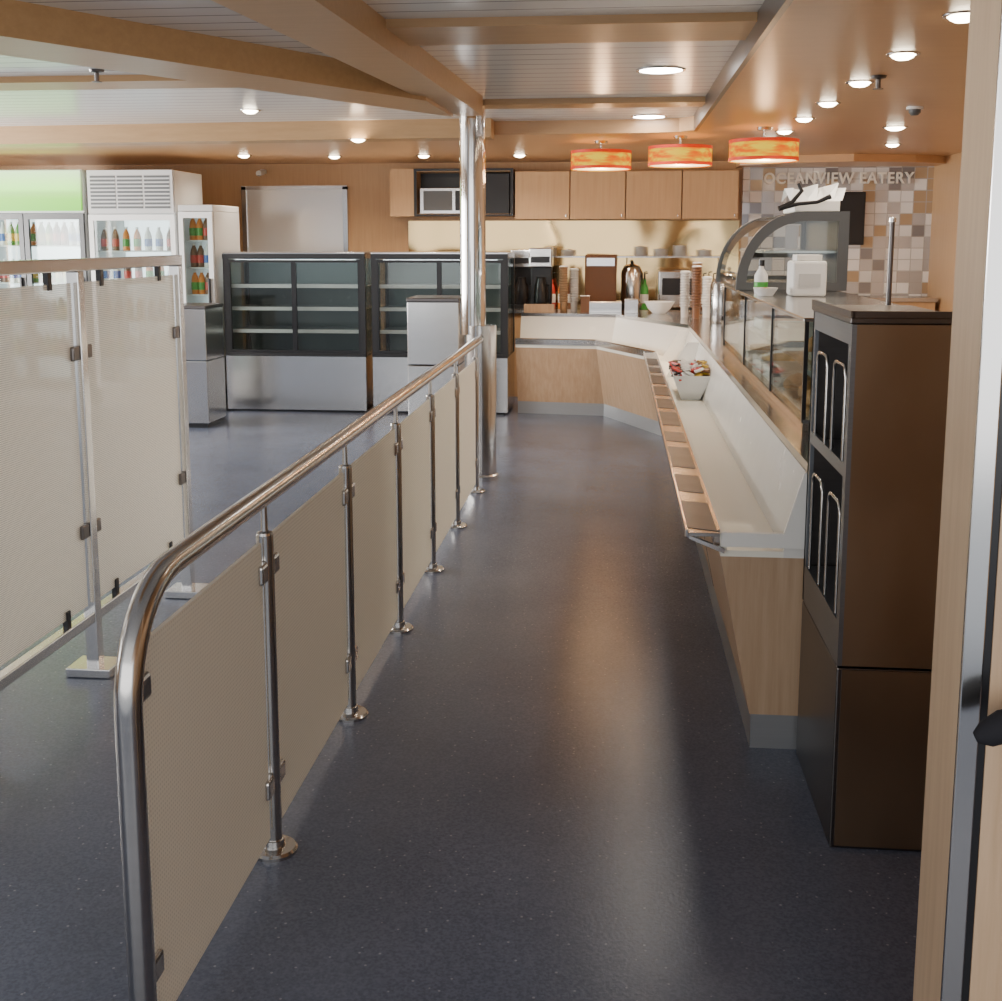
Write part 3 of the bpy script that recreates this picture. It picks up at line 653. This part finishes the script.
bowl(.40,10.8,1.2,M['whitep'],"white mixing bowl on servery worktop")
bowl(.16,11.1,.8,M['steel'],"small steel bowl on servery worktop")
def pan(x,y,w,d,h,m,lbl):
    t=T('serving_container',lbl,"container",(x,y,.926));z=.926
    boxes('container_body',[(x-w,x+w,y-d,y+d,z,z+.008),(x-w,x-w+.008,y-d,y+d,z+.008,z+h),(x+w-.008,x+w,y-d,y+d,z+.008,z+h),(x-w+.008,x+w-.008,y-d,y-d+.008,z+.008,z+h),(x-w+.008,x+w-.008,y+d-.008,y+d,z+.008,z+h)],m,t)
    box('container_lid',(x-w-.005,x+w+.005,y-d-.005,y+d+.005,z+h,z+h+.01),M['steel'],t,.003)
pan(-.12,11.0,.17,.11,.09,M['steel'],"rectangular steel container with lid on worktop")
pan(.14,10.86,.06,.08,.12,M['steel'],"small steel container with lid on worktop")
pan(-.29,10.93,.04,.07,.15,M['brown'],"small brown cutlery container on worktop")
def urn(x,y,z,s,lbl,m):
    t=T('beverage_urn',lbl,"urn",(x,y,z))
    lathe('urn_body',(x,y,z),[(0,0),(.08*s,0),(.085*s,.02),(.085*s,.28*s),(.06*s,.33*s),(0,.35*s)],m,t,32)
    lathe('urn_knob',(x,y,z+.35*s),[(0,0),(.012,0),(.018,.015),(.01,.03),(0,.03)],M['black'],t,16)
    tube('urn_tap',[(x,y-.083*s,z+.06),(x,y-.13*s,z+.06),(x,y-.13*s,z+.03)],.009,M['black'],t,8)
urn(.86,9.6,.926,1.1,"steel beverage urn with black knob on worktop",M['chrome'])
urn(.95,9.95,.926,1.2,"tall steel beverage urn with black tap",M['steel'])
urn(.16,11.92,.90,1.3,"steel urn on back counter against splashback",M['steel'])
t=T('brewing_station',"brown and steel brewing station on back counter","coffee brewer",(-.05,11.9,.9))
box('brewer_body',(-.32,.0,11.78,12.1,.94,1.45),M['brown'],t,.01);box('brewer_front',(-.30,-.02,11.77,11.78,1.34,1.42),M['steel'],t);box('brewer_base',(-.33,.01,11.74,12.1,.9,.94),M['steel'],t)
t=T('toaster',"steel catering toaster on back counter","toaster",(.6,11.9,.9))
box('toaster_body',(.42,.80,11.78,12.08,.92,1.30),M['steel'],t,.02);box('toaster_slot',(.46,.76,11.775,11.78,1.05,1.22),M['black'],t);each('foot',[(.44,.48,11.8,11.84,.9,.92),(.74,.78,11.8,11.84,.9,.92),(.44,.48,12.02,12.06,.9,.92),(.74,.78,12.02,12.06,.9,.92)],M['black'],t)
def syrup(x,y,z,m,lbl):
    t=T('syrup_bottle',lbl,"bottle",(x,y,z),"syrup bottles on the back counter")
    lathe('bottle_body',(x,y,z),[(0,0),(.036,0),(.038,.01),(.038,.19),(.03,.23),(.014,.26),(.013,.30),(0,.30)],m,t,18)
    lathe('bottle_label',(x,y,z+.06),[(.0385,0),(.0392,.001),(.0392,.09),(.0385,.091)],M['paper'],t,18)
    tube('pump',[(x,y,z+.30),(x,y,z+.36),(x+.03,y,z+.365)],.006,M['black'],t,8)
for i,(x,mm,nm) in enumerate([(-.76,'brown','brown'),(-.66,'red','red'),(-.56,'orange','orange'),(-.46,'brown','brown'),(.29,'green','green'),(.88,'brown','brown'),(.98,'yellow','yellow'),(1.08,'brown','brown')]):
    syrup(x,11.9,.901,M[mm],nm+" syrup bottle with pump on back counter")
t=T('wall_rack',"narrow steel wall rack holding stacked plates","rack",(.4,12.05,1.42))
box('rack_shelf',(-.9,1.1,12.0,12.172,1.42,1.435),M['steelh'],t)
for x in(-.85,.1,1.05):prism('rack_bracket',[(12.0,1.42),(12.172,1.42),(12.172,1.33)],'x',x,x+.01,M['steelh'],t)
def plates(x,k,lbl):
    t=T('plate_stack',lbl,"plates",(x,12.085,1.435),"plate stacks on the wall rack")
    pr=[(0,0)]
    for i in range(k):pr+=[(.045,.001+i*.012),(.078,.008+i*.012),(.078,.011+i*.012),(.05,.011+i*.012)]
    pr+=[(0,.009+k*.012)];lathe('plates',(x,12.085,1.436),pr,M['whitep'],t,24)
for x,k in((-.7,7),(-.5,5),(.25,8),(.45,6),(.65,9),(.9,5)):plates(x,k,"small stack of white plates on steel wall rack")
t=T('wooden_tray',"light wood tray box on the servery worktop","tray",(-.72,10.84,.926))
boxes('tray_sides',[(-.86,-.58,10.78,10.80,.926,1.0),(-.86,-.58,10.90,10.92,.926,1.0),(-.86,-.84,10.80,10.90,.926,1.0),(-.60,-.58,10.80,10.90,.926,1.0)],M['wood'],t);box('tray_base',(-.84,-.60,10.80,10.90,.926,.936),M['wood'],t)
# ------------------------------------------------------------ pendant lamps
def pendant(x,y,z,r=.245,h=.15):
    t=T('pendant_lamp',"glowing orange drum pendant lamp with red bands","lamp",(x,y,z),"drum pendant lamps over the servery")
    lathe('shade',(x,y,z),[(r,-h/2),(r,h/2),(r-.006,h/2),(r-.006,-h/2),(r,-h/2)],M['shade'],t,64)
    lathe('shade_band',(x,y,z),[(r+.001,-h/2),(r+.003,-h/2),(r+.003,-h/2+.024),(r+.001,-h/2+.024)],M['shadeband'],t,64)
    lathe('shade_band',(x,y,z),[(r+.001,h/2-.024),(r+.003,h/2-.024),(r+.003,h/2),(r+.001,h/2)],M['shadeband'],t,64)
    lathe('diffuser',(x,y,z-h/2+.006),[(0,0),(r-.01,0),(r-.01,.004),(0,.004)],M['pdiff'],t,48)
    tube('stem',[(x,y,z+.0),(x,y,2.4)],.007,M['steel'],t,10)
    lathe('canopy',(x,y,2.38),[(0,0),(.05,0),(.055,.02),(0,.02)],M['steel'],t,24)
pendant(-.14,9.65,2.245);pendant(.48,9.25,2.245);pendant(1.04,8.6,2.235)
# ------------------------------------------------------------ downlights
def downlight(x,y,z,r=.055,big=False,lab="round recessed downlight glowing warm white in ceiling",k=1):
    t=T('ceiling_downlight',lab,"downlight",(x,y,z),"recessed ceiling downlights")
    lathe('bezel',(x,y,z),[(r,-.001),(r,-.006),(r+.016,-.005),(r+.018,0)],M['chrome'],t,32)
    d=.028 if not big else .014
    lathe('lens',(x,y,z),[(0,-d),(r*.5,-d*.86),(r*.8,-d*.55),(r-.001,-.003),(r-.001,-.0005),(0,-.0005)],M['lampbig'] if big else M['lamp'],t,32)
    l=bpy.data.lights.new('downlight_beam','SPOT');l.energy=((44 if y>7 else 22) if not big else 22)*k;l.spot_size=2.7;l.spot_blend=1;l.color=(1,.86,.70);l.shadow_soft_size=.08
    lo_=bpy.data.objects.new('downlight_beam',l);C.objects.link(lo_);lo_.location=(x,y,z-.04)
for y in(4.44,5.32,6.22,7.12,8.0,8.9,9.7,10.6):downlight(1.225,y,2.4,.055,k=1.5)
downlight(1.97,8.68,2.4,.07);downlight(2.3,10.2,2.4,.055,k=2)
for(x,y)in((.22,6.4),(.22,8.75)):downlight(x,y,2.5,.115,True,"large round ceiling light glowing white in slatted ceiling")
for(x,y)in((-2.57,8.06),(-1.97,8.8)):downlight(x,y,2.5 if y<8.5 else 2.36,.055)
for(x,y)in((-3.55,10.9),(-2.72,11.1),(-1.85,11.1),(-.93,11.1)):downlight(x,y,2.4,.055,k=1.5)
def sprinkler(x,y,z):
    t=T('fire_sprinkler',"small steel ceiling fire sprinkler head","sprinkler",(x,y,z),"ceiling fire sprinklers")
    lathe('escutcheon',(x,y,z),[(0,0),(.04,0),(.035,-.012),(.012,-.018),(0,-.018)],M['darksteel'],t,24)
    tube('nozzle',[(x,y,z-.015),(x,y,z-.06)],.012,M['darksteel'],t,12);lathe('deflector',(x,y,z-.065),[(0,0),(.025,0),(.025,.003),(0,.003)],M['darksteel'],t,20)
sprinkler(-2.78,6.1,2.5);sprinkler(1.27,6.0,2.4)
t=T('smoke_detector',"small round dark ceiling smoke detector on soffit","smoke detector",(1.79,7.4,2.4))
lathe('base',(1.79,7.4,2.4),[(0,0),(.05,0),(.05,-.015),(0,-.015)],M['whitep'],t,28);lathe('sensor',(1.79,7.4,2.385),[(.035,0),(.035,-.02),(.02,-.035),(0,-.035)],M['grey'],t,28)
for x in(-6.1,-5.15,-3.75):
    t=T('security_camera',"small black and white security camera on wall","camera",(x,12.05,2.3),"security cameras on the back wall")
    box('mount',(x-.02,x+.02,12.1,12.2,2.3,2.34),M['whitep'],t,.004);tube('camera_body',[(x,12.12,2.31),(x,11.98,2.29)],.03,M['whitep'],t,16);lathe('dome_hood',(x,12.0,2.26),[(0,0),(.022,.005),(.024,.01),(0,.012)],M['black'],t,16)
# ------------------------------------------------------------ lights
def area(name,loc,rot,sx,sy,e,col):
    l=bpy.data.lights.new(name,'AREA');l.shape='RECTANGLE';l.size=sx;l.size_y=sy;l.energy=e;l.color=col
    o=bpy.data.objects.new(name,l);C.objects.link(o);o.location=loc;o.rotation_euler=rot;return o
for i,y in enumerate((2.4,5.3,8.2)):
    area('window_daylight',(XL-.3,y,1.5),(0,-math.pi/2,0),1.4,2.4,(45,220,560)[i],(1,.98,.95))
area('fill_behind_camera',(-1.0,-1.6,1.6),(math.radians(90),0,0),7,1.8,95,(1,.98,.96))  # added fill from behind the camera, lifts the panel faces on the aisle
area('cooler_header_glow',(-5.55,10.35,2.1),(math.radians(150),0,0),1.1,.2,3,(.35,1,.12))
for(x,y)in((-.14,9.65),(.48,9.25),(1.04,8.6)):
    l=bpy.data.lights.new('lamp_bulb','POINT');l.energy=9;l.color=(1,.6,.32);l.shadow_soft_size=.05
    o=bpy.data.objects.new('lamp_bulb',l);C.objects.link(o);o.location=(x,y,2.12)
w=bpy.data.worlds.new('World');bpy.context.scene.world=w;w.use_nodes=True
w.node_tree.nodes['Background'].inputs[0].default_value=(.88,.93,1,1);w.node_tree.nodes['Background'].inputs[1].default_value=.75
# ------------------------------------------------------------ camera
f=1150.;pitch=math.atan(171/f);yaw=math.atan(116*math.cos(pitch)/f)
cam=bpy.data.cameras.new('Camera');co=bpy.data.objects.new('Camera',cam);C.objects.link(co)
co.location=(0,0,1.6);co.rotation_euler=(math.pi/2-pitch,0,yaw)
cam.sensor_width=36;cam.lens=36*f/1002;cam.shift_y=-(500.5-411)/1002;cam.clip_start=.05
bpy.context.scene.camera=co
